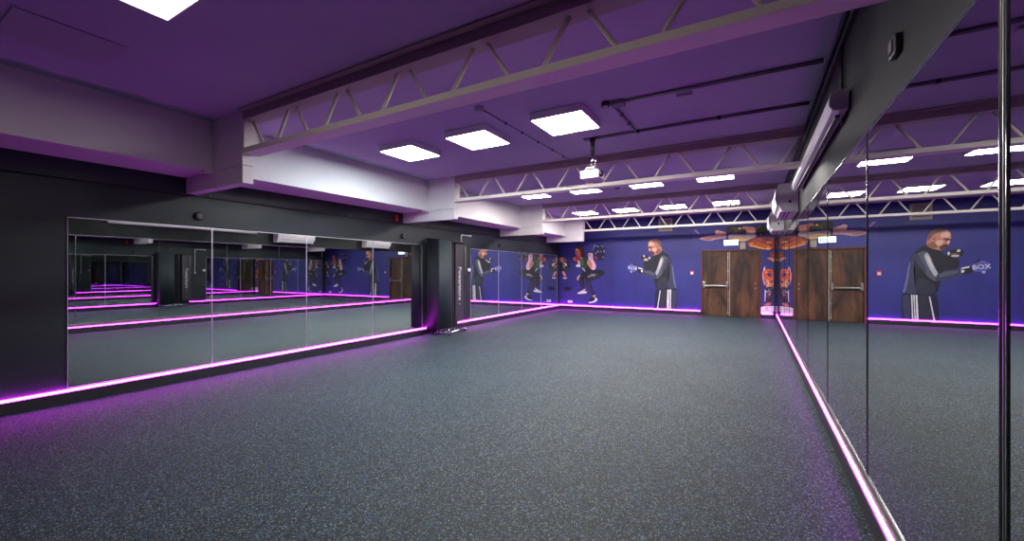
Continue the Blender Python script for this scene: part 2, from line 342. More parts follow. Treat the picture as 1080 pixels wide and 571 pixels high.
conduit('ceiling_cable', [(-2.6, 3.82, H-.008), (-2.56, 6.22, H-.008)], 'thin clipped cable running from the smoke detector to the second truss', .006, [(-2.59, 4.3, H-.012), (-2.585, 4.7, H-.012), (-2.58, 5.15, H-.012), (-2.572, 5.6, H-.012), (-2.565, 6.0, H-.012)], cat='cable', bx=.012)
jb = thing('junction_box', (-1.33, 4.33, H-.03), 'round open junction box with a grey plate on the ceiling', 'junction box')
m = MB(); m.cyl((-1.36, 4.31, H-.004), (-1.36, 4.31, H-.05), .045); m.build('round_box', 'black_plastic', jb)
m = MB(); m.cyl((-1.36, 4.31, H-.0505), (-1.36, 4.31, H-.053), .028); m.build('cover', 'grey_plastic', jb)
MB().box(-1.31, -1.17, 4.30, 4.41, H-.05, H-.002, .006).build('back_plate', 'conduit', jb)
m = MB(); m.box(-.68, -.53, 4.47, 4.54, H-.035, H-.002, .006); tag(m.build('ceiling_sensor', 'grey_plastic', None, (-.6, 4.5, H)), 'small grey oblong sensor on the ceiling right of the junction box', 'sensor')
def detector(x, y, label):
    o = thing('smoke_detector', (x, y, H-.001), label, 'smoke detector', 'smoke detectors on the ceiling')
    m = MB(); m.tube([(x, y, H-.002), (x, y, H-.02)], .058, 20); m.build('base', 'grey_plastic', o)
    m = MB(); m.tube([(x, y, H-.0205), (x, y, H-.045), (x, y, H-.062)], [.045, .04, .022], 20); m.build('head', 'grey_plastic', o)
detector(-2.6, 3.74, 'smoke detector behind the nearest truss, at the start of the thin cable')
detector(-2.54, 8.87, 'smoke detector far off between the second and third truss')
detector(-1.55, 2.12, 'smoke detector cut by the top edge of the picture, before the nearest truss')
m = MB(); m.box(XR-.045, XR-.002, YF+.1, 13.9, H-.05, H-.004, .004); m.box(XR-.03, XR-.002, YF+.1, 13.9, H-.12, H-.085, .004)
tag(m.build('cable_trunking', 'black_plastic', None, (XR, 6, H)), 'black double cable trunking along the top of the right wall', 'trunking')
m = MB(); m.tube([(XR-.014, 3.95, H-.125), (XR-.014, 3.95, 2.66)], .007, 8); m.tube([(XR-.014, 3.90, H-.125), (XR-.014, 3.90, 2.66)], .007, 8)
tag(m.build('cable_drop', 'black_cable', None, (XR, 3.9, 2.66)), 'pair of black cables dropping to the projection screen case', 'cable')
m = MB(); m.box(XR-.028, XR-.001, 2.50, 2.60, 2.39, 2.48, .006); m.mi = 1; m.box(XR-.034, XR-.0285, 2.525, 2.575, 2.41, 2.46, .003)
tag(m.build('wall_box', ['black_plastic', 'conduit'], None, (XR, 2.55, 2.39)), 'small dark square box high on the smeared right wall', 'wall box')
# projection screen case on the right wall
sc = thing('projection_screen', (XR, 5.3, 2.51), 'long white projection screen case fixed above the right mirrors', 'projection screen')
prof = [(XR-.118, 2.60), (XR-.110, 2.645), (XR-.09, 2.655), (XR-.014, 2.655), (XR-.014, 2.53), (XR-.06, 2.518), (XR-.10, 2.53), (XR-.118, 2.555)]
MB().prism(prof, lambda u, v, t: (u, t, v), 3.66, 7.0).build('case', 'white_plastic', sc)
prof2 = [(u-(.004 if u < XR-.05 else 0), v+(.003 if v > 2.6 else -.003)) for u, v in prof]
for a, b_ in ((3.635, 3.659), (7.001, 7.025)): MB().prism(prof2, lambda u, v, t: (u, t, v), a, b_).build('end_cap', 'grey_plastic', sc)
MB().box(XR-.075, XR-.045, 3.75, 6.9, 2.500, 2.520, .004).build('weight_bar', 'black_plastic', sc)
for ya in (3.9, 6.6): MB().box(XR-.013, XR-.001, ya, ya+.08, 2.5, 2.68).build('wall_bracket', 'black_plastic', sc)
# air conditioners
def aircon(y0, y1, label):
    o = thing('air_conditioner', (XR, (y0+y1)/2, 2.30), label, 'air conditioner', 'air conditioners on the right wall')
    z0, z1 = 2.30, 2.73
    prof = [(XR-.002, z0), (XR-.002, z1), (XR-.245, z1), (XR-.262, z1-.03), (XR-.262, z0+.13), (XR-.20, z0)]
    b0 = MB().prism(prof, lambda u, v, t: (u, t, v), y0+.012, y1-.012).build('body', 'white_plastic', o)
    for a, c in ((y0, y0+.0115), (y1-.0115, y1)): MB().prism(prof, lambda u, v, t: (u, t, v), a, c).build('end_cap', 'white_plastic', o)
    fp = [(XR-.270, z0+.10), (XR-.300, z0+.20), (XR-.29, z1-.10), (XR-.235, z1+.012), (XR-.228, z1+.004), (XR-.268, z1-.09), (XR-.268, z0+.13)]
    MB().prism(fp, lambda u, v, t: (u, t, v), y0-.01, y1+.01).build('front_panel', 'white_plastic', o)
    m = MB()
    for k in range(3): m.box(XR-.225+k*.05, XR-.20+k*.05, y0+.06, y1-.06, z0-.004 if k > 0 else z0+.0, z0+.012)
    m.build('outlet_slats', 'black_plastic', o)
    m = MB(); m.box(XR-.12, XR-.09, y0-.004, y0-.0005, z0+.13, z0+.17); m.build('badge', 'black_plastic', o)
aircon(7.56, 8.80, 'nearer wall air conditioner with an open white flap above the right mirrors')
aircon(11.0, 12.2, 'farther wall air conditioner above the right mirrors near the blue wall')
# ------------------------------------------------------------------ left wall fittings
cl = [(XL+.014, y, 2.39) for y in [(.6+.72*k) for k in range(18)] if all(abs(y-t-.06) > .12 for t in TY)]
conduit('wall_cable', [(XL+.010, .2, 2.37), (XL+.010, 3, 2.372), (XL+.010, 8, 2.362), (XL+.010, 14.2, 2.34)], 'thin black clipped cable running along the top of the left wall', .008, cl, 'black_cable', 'cable', bx=.012)
for y, lb in ((2.64, 'round black fitting above the near end of the low mirrors'), (6.3, 'round black fitting above the mirror beside the mat rack'), (10.07, 'round black fitting above the farther low mirrors')):
    o = thing('wall_fitting', (XL, y, 2.115), lb, 'wall fitting', 'round black fittings on the left wall')
    m = MB(); m.tube([(XL+.001, y, 2.115), (XL+.03, y, 2.115), (XL+.045, y, 2.115)], [.055, .055, .04], 20); m.build('body', 'black_plastic', o)
    m = MB(); m.tube([(XL+.0455, y, 2.115), (XL+.052, y, 2.115)], [.03, .024], 16); m.build('dome', 'black_plastic', o)
m = MB(); m.box(XL+.001, XL+.05, 6.06, 6.12, 2.40, 2.53, .008); tag(m.build('red_sounder', 'red_plastic', None, (XL, 6.09, 2.4)), 'small red fitting tucked under the second beam casing', 'alarm fitting')
o = thing('wall_pipe', (XL, 8.25, 1.3), 'white bent pipe on the left wall beside the mat rack', 'pipe')
m = MB(); m.tube([(XL+.03, 8.25, 1.33), (XL+.03, 8.25, 2.25), (XL+.03, 8.262, 2.275), (XL+.03, 8.285, 2.285), (XL+.03, 8.62, 2.285)], .014, 8); m.build('pipe', 'white_plastic', o)
m = MB(); m.cyl((XL+.002, 8.25, 1.31), (XL+.06, 8.25, 1.31), .04, .032); m.build('knob', 'white_plastic', o)
m = MB(); m.cyl((XL+.002, 8.63, 2.285), (XL+.05, 8.63, 2.285), .028, .022); m.build('end_cap', 'white_plastic', o)
m = MB(); m.box(XL+.001, XL+.03, 8.545, 8.635, 1.375, 1.465, .006); m.mi = 1; m.box(XL+.0305, XL+.036, 8.57, 8.61, 1.40, 1.44, .003)
tag(m.build('wall_switch', ['white_plastic', 'grey_plastic'], None, (XL, 8.59, 1.42)), 'white wall switch beside the mat rack', 'switch')
# ------------------------------------------------------------------ mat rack
rk = thing('mat_rack', (-5.8, 7.35, 0), 'tall black mat rack with a printed banner on chrome feet by the left wall', 'mat rack')
m = MB()
for yy in (7.02, 7.74): m.tube([(-6.14, yy, .06), (-5.80, yy+.02, .06), (-5.72, yy+.03, .066)], .020, 10)
m.tube([(-5.68, 7.02, .06), (-5.74, 7.50, .06), (-5.80, 7.84, .06)], .024, 10); m.tube([(-6.12, 7.00, .06), (-6.12, 7.76, .06)], .02, 10)
m.tube([(-5.74, 7.12, .085), (-5.92, 7.38, .10), (-5.80, 7.66, .085)], .014, 8)
m.build('base_frame', 'chrome', rk)
for x, yy in ((-5.68, 7.06), (-5.795, 7.80), (-6.10, 7.04), (-6.10, 7.72)):
    MB().cyl((x, yy-.013, .026), (x, yy+.013, .026), .026, .026, 14).build('caster', 'black_plastic', rk)
for x, yy in ((-5.93, 7.02), (-6.02, 7.62), (-6.15, 7.02), (-6.15, 7.72)):
    MB().box(x-.018, x+.018, yy-.018, yy+.018, .06, 2.05, .003).build('post', 'black_plastic', rk)
def bowed(xa, xb, y, bow, th, za, zb0, zb1, n=12):
    pts = [(xa+(xb-xa)*i/n, y-bow*math.sin(PI*i/n)) for i in range(n+1)]
    allp = pts+[(u, v+th) for u, v in pts[::-1]]
    m = MB(); z1 = lambda u: zb0+(zb1-zb0)*(u-xa)/(xb-xa)
    A = [m.bm.verts.new((u, v, za)) for u, v in allp]; B = [m.bm.verts.new((u, v, z1(u))) for u, v in allp]
    n_ = len(allp); m.bm.faces.new(A[::-1]); m.bm.faces.new(B)
    for i in range(n_):
        f = m.bm.faces.new((A[i], A[(i+1) % n_], B[(i+1) % n_], B[i])); f.smooth = True
    return m
bowed(XL+.045, -6.13, 6.965, .0, .03, .12, 2.125, 2.11).build('hanging_mat', 'mat_black', rk)
bowed(-6.125, -5.885, 6.955, .012, .03, .13, 2.11, 2.09).build('hanging_mat', 'mat_black', rk)
# front sheet parallel to the wall, slightly bowed towards the room
m = MB(); n = 12; f0 = [(-5.87+.035*math.sin(PI*i/n), 6.95+.45*i/n) for i in range(n+1)]; al = f0+[(u-.03, v) for u, v in f0[::-1]]
A = [m.bm.verts.new((u, v, .13)) for u, v in al]; B = [m.bm.verts.new((u, v, 2.085-(v-6.95)*.05)) for u, v in al]
m.bm.faces.new(A[::-1]); m.bm.faces.new(B)
for i in range(len(al)): m.bm.faces.new((A[i], A[(i+1) % len(al)], B[(i+1) % len(al)], B[i])).smooth = True
m.build('front_mat', 'mat_navy', rk)
for k in range(3):
    MB().box(-6.18+.015*k, -5.93-.02*k, 7.43+.07*k, 7.455+.07*k, .14, 2.04, .006).build('hanging_mat', 'mat_black', rk)
MB().box(-6.18, -5.93, 6.99, 8.12, 2.055, 2.08, .006).build('top_panel', 'mat_black', rk)
MB().box(-6.215, -6.195, 7.0, 8.04, .10, 2.05, .006).build('back_panel', 'mat_black', rk)
bn = MB().box(-6.03, -6.00, 7.70, 8.01, .24, 2.05, .004).build('banner_board', 'banner', rk)
MB().box(-6.035, -6.005, 8.02, 8.13, .94, 2.05, .006).build('hanging_strap', 'black_plastic', rk)
MB().tube([(-5.90, 7.95, 1.98), (-5.90, 7.955, 1.3)], .008, 8).build('rope', 'strap', rk)
def text_mesh(name, body, size, mt, M4, parent, ext=.001, sx=1):
    cu = bpy.data.curves.new(name, 'FONT'); cu.body = body; cu.size = size; cu.extrude = ext; cu.align_x = 'CENTER'; cu.align_y = 'CENTER'; cu.resolution_u = 3
    t = bpy.data.objects.new(name, cu); COL.objects.link(t)
    me = bpy.data.meshes.new_from_object(t.evaluated_get(bpy.context.evaluated_depsgraph_get()))
    bpy.data.objects.remove(t); bpy.data.curves.remove(cu)
    me.transform(Matrix.Scale(sx, 4, (1, 0, 0))); me.transform(M4)
    if sx < 0: me.flip_normals()
    me.materials.clear(); me.materials.append(MT[mt])
    me.transform(Matrix.Translation(-Vector(parent['o'])))
    o = bpy.data.objects.new(name, me); COL.objects.link(o); o.parent = parent
    return o
Rm = Matrix(((0, 0, 1, 0), (0, 1, 0, 0), (-1, 0, 0, 0), (0, 0, 0, 1)))    # text x -> -z, text y -> +y, facing +x
text_mesh('lettering', 'Powerstore', .165, 'white_print', Matrix.Translation((-5.9985, 7.865, 1.10)) @ Rm, rk, .0008)
MB().cyl((-6.0, 7.865, .62), (-5.997, 7.865, .62), .012).build('stud', 'white_print', rk)
# ------------------------------------------------------------------ back wall fittings
ex = thing('exit_sign', (-.6, YB, 2.18), 'lit green and white exit sign above the double door', 'exit sign')
MB().box(-.80, -.41, YB-.05, YB-.002, 2.175, 2.335, .006).build('housing', 'white_plastic', ex)
MB().box(-.79, -.42, YB-.056, YB-.0505, 2.183, 2.327, .002).build('lit_panel', 'exit_white', ex)
MB().box(-.475, -.43, YB-.058, YB-.0565, 2.195, 2.315).build('doorway_symbol', 'exit_green', ex)
m = MB()
# running figure, doorway and arrow
m.tube([(-.60, YB-.0585, 2.283), (-.60, YB-.0565, 2.283)], .014, 12)
m.prism([(-.615, 2.275), (-.59, 2.275), (-.585, 2.235), (-.565, 2.21), (-.575, 2.20), (-.60, 2.228), (-.625, 2.205), (-.64, 2.205), (-.618, 2.235)], lambda u, v, t: (u, t, v), YB-.0585, YB-.0565)
m.build('running_figure', 'exit_green', ex)
m = MB()
m.prism([(-.74, 2.26), (-.71, 2.29), (-.71, 2.27), (-.665, 2.27), (-.665, 2.25), (-.71, 2.25), (-.71, 2.23)], lambda u, v, t: (u, t, v), YB-.0585, YB-.0565)
m.build('arrow_symbol', 'exit_green', ex)
m = MB(); m.box(-.365, -.215, YB-.07, YB-.002, 2.055, 2.25, .006); m.mi = 1; m.box(-.35, -.23, YB-.074, YB-.0705, 2.07, 2.235, .003)
tag(m.build('door_control_box', ['beige_metal', 'beige_metal'], None, (-.29, YB, 2.05)), 'brownish metal box just right of the exit sign', 'control box')
vt = thing('wall_vent', (-2.5, YB, 2.7), 'beige square vent high on the blue wall behind the trusses', 'vent')
m = MB(); m.box(-2.72, -2.29, YB-.03, YB-.002, 2.69, 2.75, .004); m.box(-2.72, -2.29, YB-.03, YB-.002, 3.05, 3.11, .004); m.box(-2.72, -2.66, YB-.03, YB-.002, 2.75, 3.05, .004); m.box(-2.35, -2.29, YB-.03, YB-.002, 2.75, 3.05, .004)
m.build('frame', 'beige_metal', vt)
m = MB()
for k in range(9): m.box(-2.66, -2.35, YB-.022, YB-.004, 2.757+k*.033, 2.769+k*.033, rot=Matrix.Rotation(.5, 3, 'X'))
m.build('louvres', 'beige_metal', vt)
fc = thing('fire_call_point', (-1.70, YB, 1.27), 'red and white fire call point left of the double door', 'fire call point')
MB().box(-1.755, -1.645, YB-.03, YB-.002, 1.27, 1.40, .006).build('housing', 'red_plastic', fc)
MB().box(-1.735, -1.665, YB-.036, YB-.0305, 1.285, 1.36, .003).build('push_plate', 'white_print', fc)
so = thing('wall_socket', (-5.84, YB, .23), 'white double socket low on the blue wall near the left corner', 'socket')
MB().box(-5.93, -5.75, YB-.025, YB-.002, .215, .31, .006).build('face_plate', 'white_plastic', so)
m = MB()
for x in (-5.885, -5.80):
    m.box(x-.006, x+.006, YB-.0275, YB-.0255, .268, .288); m.box(x-.018, x-.008, YB-.0275, YB-.0255, .24, .246); m.box(x+.008, x+.018, YB-.0275, YB-.0255, .24, .246)
m.build('pin_holes', 'black_plastic', so)
m = MB(); pts = [(-5.93+.14*math.cos(a), .74+.075*math.sin(a)) for a in [2*PI*k/28 for k in range(28)]]
m.prism(pts, lambda u, v, t: (u, t, v), YB-.02, YB-.002)
pts = [(-5.93+.10*math.cos(a), .74+.05*math.sin(a)) for a in [2*PI*k/28 for k in range(28)]]
m.prism(pts, lambda u, v, t: (u, t, v), YB-.03, YB-.0205)
tag(m.build('oval_mark', 'black_plastic', None, (-5.93, YB, .74)), 'black oval mark on the blue wall above the white socket', 'wall plate')  # plain black oval in two steps, slightly raised off the wall
cp = thing('corner_post', (.52, YB-.05, 0), 'slim black upright post in the right corner beside the printed legs', 'post')
MB().box(.500, .535, YB-.075, YB-.04, .125, 2.35, .003).build('post', 'black_plastic', cp)
MB().box(.47, .555, YB-.10, YB-.037, .125, .22, .006).build('foot_bracket', 'black_plastic', cp)
# ------------------------------------------------------------------ printed athletes on the blue wall
MURALS = {'boxer':[('m_black',1,[(-3.21,1.735),(-2.966,1.768),(-2.879,1.866),(-2.783,1.685),(-2.879,1.406),(-3.21,1.433)]),
 ('m_black',1,[(-2.619,2.059),(-2.526,2.003),(-2.428,1.925),(-2.315,1.746),(-2.261,1.503),(-2.219,1.15),(-2.165,0.864),(-2.173,0.79),(-2.492,0.764),(-2.809,0.802),(-2.879,1.144),(-2.913,1.234),(-2.957,1.505),(-2.988,1.687),(-2.9,1.889),(-2.748,1.954)]),
 ('m_slate',1,[(-2.428,1.903),(-2.332,1.724),(-2.273,1.503),(-2.231,1.15),(-2.177,0.833),(-2.428,0.784),(-2.47,0.97),(-2.399,1.148),(-2.365,1.406),(-2.399,1.658)]),
 ('m_steel',1,[(-2.315,1.68),(-2.269,1.503),(-2.223,1.15),(-2.161,0.843),(-2.206,0.815),(-2.265,1.105),(-2.298,1.406)]),
 ('m_coal',1,[(-2.679,1.146),(-2.492,1.236),(-2.428,1.104),(-2.47,0.792),(-2.748,0.794),(-2.8,0.964)]),
 ('m_grey',1,[(-2.611,1.924),(-2.458,1.859),(-2.399,1.725),(-2.441,1.57),(-2.543,1.406),(-2.671,1.208),(-2.783,1.127),(-2.896,1.162),(-2.852,1.279),(-2.766,1.505),(-2.705,1.729)]),
 ('m_slate',1,[(-2.458,1.837),(-2.399,1.725),(-2.441,1.57),(-2.543,1.406),(-2.619,1.303),(-2.594,1.504),(-2.509,1.682)]),
 ('m_light',1,[(-2.637,1.862),(-2.568,1.816),(-2.594,1.66),(-2.671,1.459),(-2.748,1.28),(-2.809,1.234),(-2.835,1.302),(-2.757,1.496),(-2.688,1.706)]),
 ('m_pale',1,[(-2.654,1.795),(-2.607,1.772),(-2.628,1.661),(-2.705,1.477),(-2.74,1.504),(-2.688,1.661)]),
 ('m_slate',1,[(-2.8,1.117),(-2.944,1.152),(-3.165,1.251),(-3.448,1.378),(-3.421,1.489),(-3.232,1.433),(-3.001,1.406),(-2.826,1.343),(-2.783,1.235)]),
 ('m_grey',1,[(-3.187,1.397),(-2.988,1.378),(-2.852,1.324),(-2.835,1.234),(-2.966,1.27),(-3.16,1.333)]),
 ('m_black',1,[(-3.421,1.507),(-3.268,1.488),(-3.214,1.406),(-3.241,1.314),(-3.376,1.323),(-3.466,1.406)]),
 ('m_white',0,[(-3.385,1.516),(-3.25,1.479),(-3.223,1.424),(-3.277,1.452),(-3.367,1.47)]),
 ('m_white',0,[(-3.295,1.424),(-3.232,1.406),(-3.241,1.342),(-3.286,1.369)]),
 ('m_indigo',1,[(-3.742,1.527),(-3.696,1.601),(-3.585,1.656),(-3.476,1.618),(-3.412,1.544),(-3.421,1.406),(-3.485,1.369),(-3.594,1.378),(-3.696,1.424)]),
 ('m_steel',1,[(-3.724,1.545),(-3.659,1.592),(-3.622,1.508),(-3.65,1.434),(-3.705,1.452)]),
 ('m_black',1,[(-3.594,1.665),(-3.521,1.665),(-3.421,1.59),(-3.466,1.572),(-3.539,1.609)]),
 ('m_light',1,[(-3.659,1.397),(-3.594,1.397),(-3.576,1.341),(-3.64,1.332)]),
 ('m_black',1,[(-3.277,1.91),(-3.16,1.935),(-3.028,1.905),(-2.966,1.841),(-2.975,1.75),(-3.098,1.724),(-3.223,1.735),(-3.286,1.818)]),
 ('m_pale',1,[(-3.232,1.918),(-3.169,1.926),(-3.152,1.862),(-3.205,1.854)]),
 ('m_pale',1,[(-3.205,1.79),(-3.116,1.797),(-3.036,1.769),(-3.098,1.733),(-3.196,1.744)]),
 ('m_white',1,[(-3.036,1.878),(-2.984,1.85),(-3.001,1.778),(-3.036,1.796)]),
 ('m_olive',1,[(-3.16,1.835),(-3.036,1.824),(-3.054,1.797),(-3.152,1.807)]),
 ('m_skin',1,[(-3.059,2.233),(-3.054,2.324),(-3.006,2.404),(-2.896,2.458),(-2.779,2.454),(-2.684,2.388),(-2.637,2.292),(-2.624,2.171),(-2.611,2.036),(-2.697,1.953),(-2.809,1.928),(-2.887,1.894),(-2.949,1.94),(-2.997,2.004),(-3.028,2.069),(-3.014,2.118),(-3.041,2.164)]),
 ('m_buzz',1,[(-2.984,2.403),(-2.887,2.458),(-2.779,2.454),(-2.684,2.388),(-2.637,2.292),(-2.624,2.153),(-2.671,2.176),(-2.722,2.286),(-2.809,2.352),(-2.913,2.373)]),
 ('m_skinlit',1,[(-3.041,2.314),(-2.992,2.367),(-2.896,2.346),(-2.852,2.272),(-2.896,2.21),(-3.001,2.213),(-3.036,2.241)]),
 ('m_skinlit',1,[(-2.913,2.156),(-2.809,2.171),(-2.766,2.116),(-2.809,2.036),(-2.887,2.047),(-2.922,2.102)]),
 ('m_skinshade',1,[(-2.783,2.081),(-2.688,2.114),(-2.615,2.059),(-2.624,2.014),(-2.705,1.958),(-2.783,1.955),(-2.818,2.0)]),
 ('m_skinshade',1,[(-2.766,2.215),(-2.714,2.205),(-2.701,2.141),(-2.722,2.088),(-2.757,2.107),(-2.774,2.161)]),
 ('m_skinlit',1,[(-2.748,2.188),(-2.718,2.178),(-2.722,2.133),(-2.744,2.125)]),
 ('m_hairdark',1,[(-3.045,2.187),(-2.992,2.204),(-2.922,2.211),(-2.913,2.183),(-2.984,2.167),(-3.028,2.15)]),
 ('m_black',1,[(-3.01,2.154),(-2.957,2.166),(-2.949,2.144),(-3.001,2.131)]),
 ('m_skinlit',1,[(-3.041,2.132),(-2.992,2.149),(-2.979,2.086),(-3.023,2.068)]),
 ('m_beard',1,[(-3.01,2.05),(-2.94,2.062),(-2.879,2.029),(-2.835,1.965),(-2.887,1.898),(-2.94,1.931),(-2.992,1.991)]),
 ('m_lip',1,[(-3.001,2.032),(-2.94,2.039),(-2.931,2.003),(-2.975,1.995)]),
 ('m_navy',0,[(-2.809,0.802),(-2.165,0.799),(-2.144,0.491),(-2.161,0.157),(-2.852,0.142),(-2.835,0.504)]),
 ('m_coal',0,[(-2.619,0.77),(-2.458,0.774),(-2.492,0.146),(-2.714,0.144)]),
 ('m_slate',1,[(-2.298,0.778),(-2.173,0.781),(-2.157,0.491),(-2.215,0.158),(-2.315,0.154)]),
 ('m_white',0,[(-2.679,0.751),(-2.654,0.752),(-2.74,0.143),(-2.774,0.142)]),
 ('m_white',0,[(-2.441,0.783),(-2.407,0.784),(-2.424,0.149),(-2.466,0.147)]),
 ('m_white',0,[(-2.39,0.785),(-2.365,0.785),(-2.39,0.15),(-2.411,0.149)]),
 ('m_white',0,[(-2.348,0.786),(-2.323,0.786),(-2.34,0.153),(-2.369,0.151)])],'squat':[('w_bagdark',1,[(-4.944,2.316),(-4.856,2.342),(-4.671,2.317),(-4.526,2.256),(-4.507,2.078),(-4.536,1.845),(-4.671,1.753),(-4.807,1.764),(-4.915,1.851),(-4.964,2.089)]),
 ('m_steel',1,[(-4.944,2.326),(-4.885,2.352),(-4.856,2.323),(-4.905,2.249),(-4.934,2.155),(-4.964,2.079),(-4.974,2.184)]),
 ('m_fade',1,[(-4.875,2.295),(-4.739,2.272),(-4.748,2.235),(-4.866,2.257)]),
 ('m_fade',1,[(-4.68,2.289),(-4.565,2.258),(-4.565,2.229),(-4.671,2.251)]),
 ('m_fade',1,[(-4.584,2.146),(-4.536,2.135),(-4.546,2.023),(-4.584,2.033)]),
 ('m_fade',1,[(-4.836,2.114),(-4.768,2.122),(-4.748,2.046),(-4.826,2.038)]),
 ('m_fade',1,[(-4.71,2.102),(-4.642,2.091),(-4.651,2.053),(-4.71,2.064)]),
 ('m_fade',1,[(-4.642,1.893),(-4.546,1.892),(-4.555,1.855),(-4.632,1.856)]),
 ('m_fade',1,[(-4.905,2.05),(-4.856,2.058),(-4.836,1.982),(-4.895,1.992)]),
 ('w_red',1,[(-4.905,1.945),(-4.856,1.907),(-4.787,1.811),(-4.836,1.802),(-4.885,1.86)]),
 ('w_haze',1,[(-4.574,1.705),(-4.421,1.675),(-4.374,1.47),(-4.402,1.19),(-4.459,1.283),(-4.526,1.47)]),
 ('m_black',1,[(-5.466,1.907),(-5.213,1.927),(-5.133,1.806),(-5.093,1.591),(-4.964,1.443),(-4.744,1.447),(-4.565,1.395),(-4.517,1.307),(-4.671,1.189),(-4.856,1.102),(-5.088,1.019),(-5.253,1.079),(-5.339,1.184),(-5.364,1.366),(-5.415,1.472),(-5.476,1.666)]),
 ('w_green',1,[(-5.415,1.897),(-5.233,1.923),(-5.153,1.835),(-5.163,1.711),(-5.183,1.539),(-5.263,1.453),(-5.364,1.492),(-5.435,1.641)]),
 ('w_greenlit',1,[(-5.456,1.811),(-5.374,1.858),(-5.313,1.761),(-5.334,1.593),(-5.405,1.569),(-5.466,1.685)]),
 ('m_pale',1,[(-5.558,1.773),(-5.476,1.782),(-5.456,1.642),(-5.435,1.53),(-5.476,1.511),(-5.527,1.618)]),
 ('m_white',1,[(-5.63,1.599),(-5.537,1.637),(-5.466,1.589),(-5.476,1.54),(-5.589,1.531)]),
 ('m_light',1,[(-5.415,1.54),(-5.283,1.472),(-5.253,1.367),(-5.283,1.367),(-5.364,1.453)]),
 ('w_hair',1,[(-5.609,2.288),(-5.517,2.334),(-5.405,2.321),(-5.334,2.242),(-5.283,2.106),(-5.243,1.913),(-5.334,1.896),(-5.415,1.926),(-5.476,2.072),(-5.558,2.209)]),
 ('w_hairred',1,[(-5.527,2.296),(-5.435,2.283),(-5.384,2.166),(-5.354,1.954),(-5.405,1.945),(-5.456,2.091),(-5.537,2.228)]),
 ('m_face',1,[(-5.62,2.211),(-5.548,2.219),(-5.476,2.149),(-5.435,2.023),(-5.445,1.926),(-5.517,1.899),(-5.578,1.938),(-5.63,2.017),(-5.651,2.076),(-5.63,2.124)]),
 ('m_skinlit',1,[(-5.63,2.202),(-5.558,2.2),(-5.527,2.131),(-5.589,2.094),(-5.63,2.124)]),
 ('m_hairdark',1,[(-5.635,2.114),(-5.568,2.122),(-5.558,2.098),(-5.625,2.09)]),
 ('w_red',1,[(-5.713,1.873),(-5.651,1.93),(-5.558,1.919),(-5.486,1.859),(-5.507,1.773),(-5.609,1.735),(-5.692,1.755)]),
 ('m_skin',1,[(-5.723,1.863),(-5.661,1.901),(-5.63,1.832),(-5.651,1.755),(-5.713,1.785)]),
 ('m_skin',1,[(-5.476,1.898),(-5.405,1.916),(-5.364,1.857),(-5.405,1.8),(-5.466,1.82)]),
 ('w_bagdark',1,[(-5.744,1.766),(-5.671,1.736),(-5.578,1.725),(-5.64,1.677),(-5.713,1.697)]),
 ('w_palskin',1,[(-5.163,2.007),(-5.083,2.044),(-4.984,2.023),(-4.964,1.946),(-5.003,1.861),(-4.934,1.747),(-4.856,1.594),(-4.875,1.462),(-4.964,1.414),(-5.053,1.481),(-5.143,1.596),(-5.193,1.702),(-5.133,1.797),(-5.113,1.892)]),
 ('m_skin',1,[(-5.133,1.806),(-5.083,1.796),(-4.984,1.595),(-5.003,1.471),(-5.093,1.538),(-5.173,1.673)]),
 ('m_skin',1,[(-5.133,1.988),(-5.053,2.005),(-5.033,1.938),(-5.103,1.911)]),
 ('m_coal',1,[(-5.183,1.252),(-4.915,1.32),(-4.719,1.292),(-4.768,1.188),(-4.964,1.091),(-5.163,1.099)]),
 ('m_light',1,[(-5.183,1.194),(-5.003,1.243),(-4.885,1.234),(-4.895,1.211),(-5.013,1.215),(-5.163,1.161)]),
 ('m_light',1,[(-5.133,1.252),(-4.964,1.281),(-4.856,1.272),(-4.866,1.253),(-4.984,1.253)]),
 ('m_black',1,[(-5.253,1.098),(-5.083,1.119),(-5.033,0.948),(-4.984,0.749),(-4.885,0.543),(-4.984,0.502),(-5.093,0.689),(-5.213,0.888)]),
 ('m_slate',1,[(-5.203,1.06),(-5.133,1.061),(-5.063,0.852),(-4.964,0.597),(-5.003,0.596),(-5.133,0.784)]),
 ('m_black',1,[(-5.537,1.182),(-5.435,1.28),(-5.334,1.318),(-5.283,1.184),(-5.313,1.011),(-5.273,0.752),(-5.364,0.721),(-5.445,0.884),(-5.517,1.037)]),
 ('m_beige',1,[(-5.578,1.153),(-5.517,1.221),(-5.456,1.26),(-5.435,1.222),(-5.507,1.144),(-5.517,1.037),(-5.558,1.056)]),
 ('m_coal',1,[(-5.486,1.125),(-5.405,1.135),(-5.354,0.895),(-5.324,0.761),(-5.364,0.75),(-5.435,0.913)]),
 ('m_beige',1,[(-4.984,0.521),(-4.875,0.543),(-4.866,0.477),(-4.964,0.445)]),
 ('m_black',1,[(-5.023,0.463),(-4.875,0.467),(-4.807,0.403),(-4.915,0.305),(-5.153,0.267),(-5.093,0.346)]),
 ('m_white',1,[(-5.163,0.276),(-5.013,0.292),(-4.885,0.363),(-4.817,0.422),(-4.797,0.347),(-4.915,0.267),(-5.093,0.231)]),
 ('m_white',1,[(-4.915,0.438),(-4.836,0.44),(-4.826,0.393),(-4.895,0.381)]),
 ('m_black',1,[(-5.425,0.72),(-5.263,0.752),(-5.213,0.667),(-5.415,0.624),(-5.527,0.611)]),
 ('m_white',1,[(-5.558,0.601),(-5.415,0.662),(-5.354,0.702),(-5.283,0.666),(-5.203,0.658),(-5.193,0.591),(-5.364,0.567),(-5.548,0.553)]),
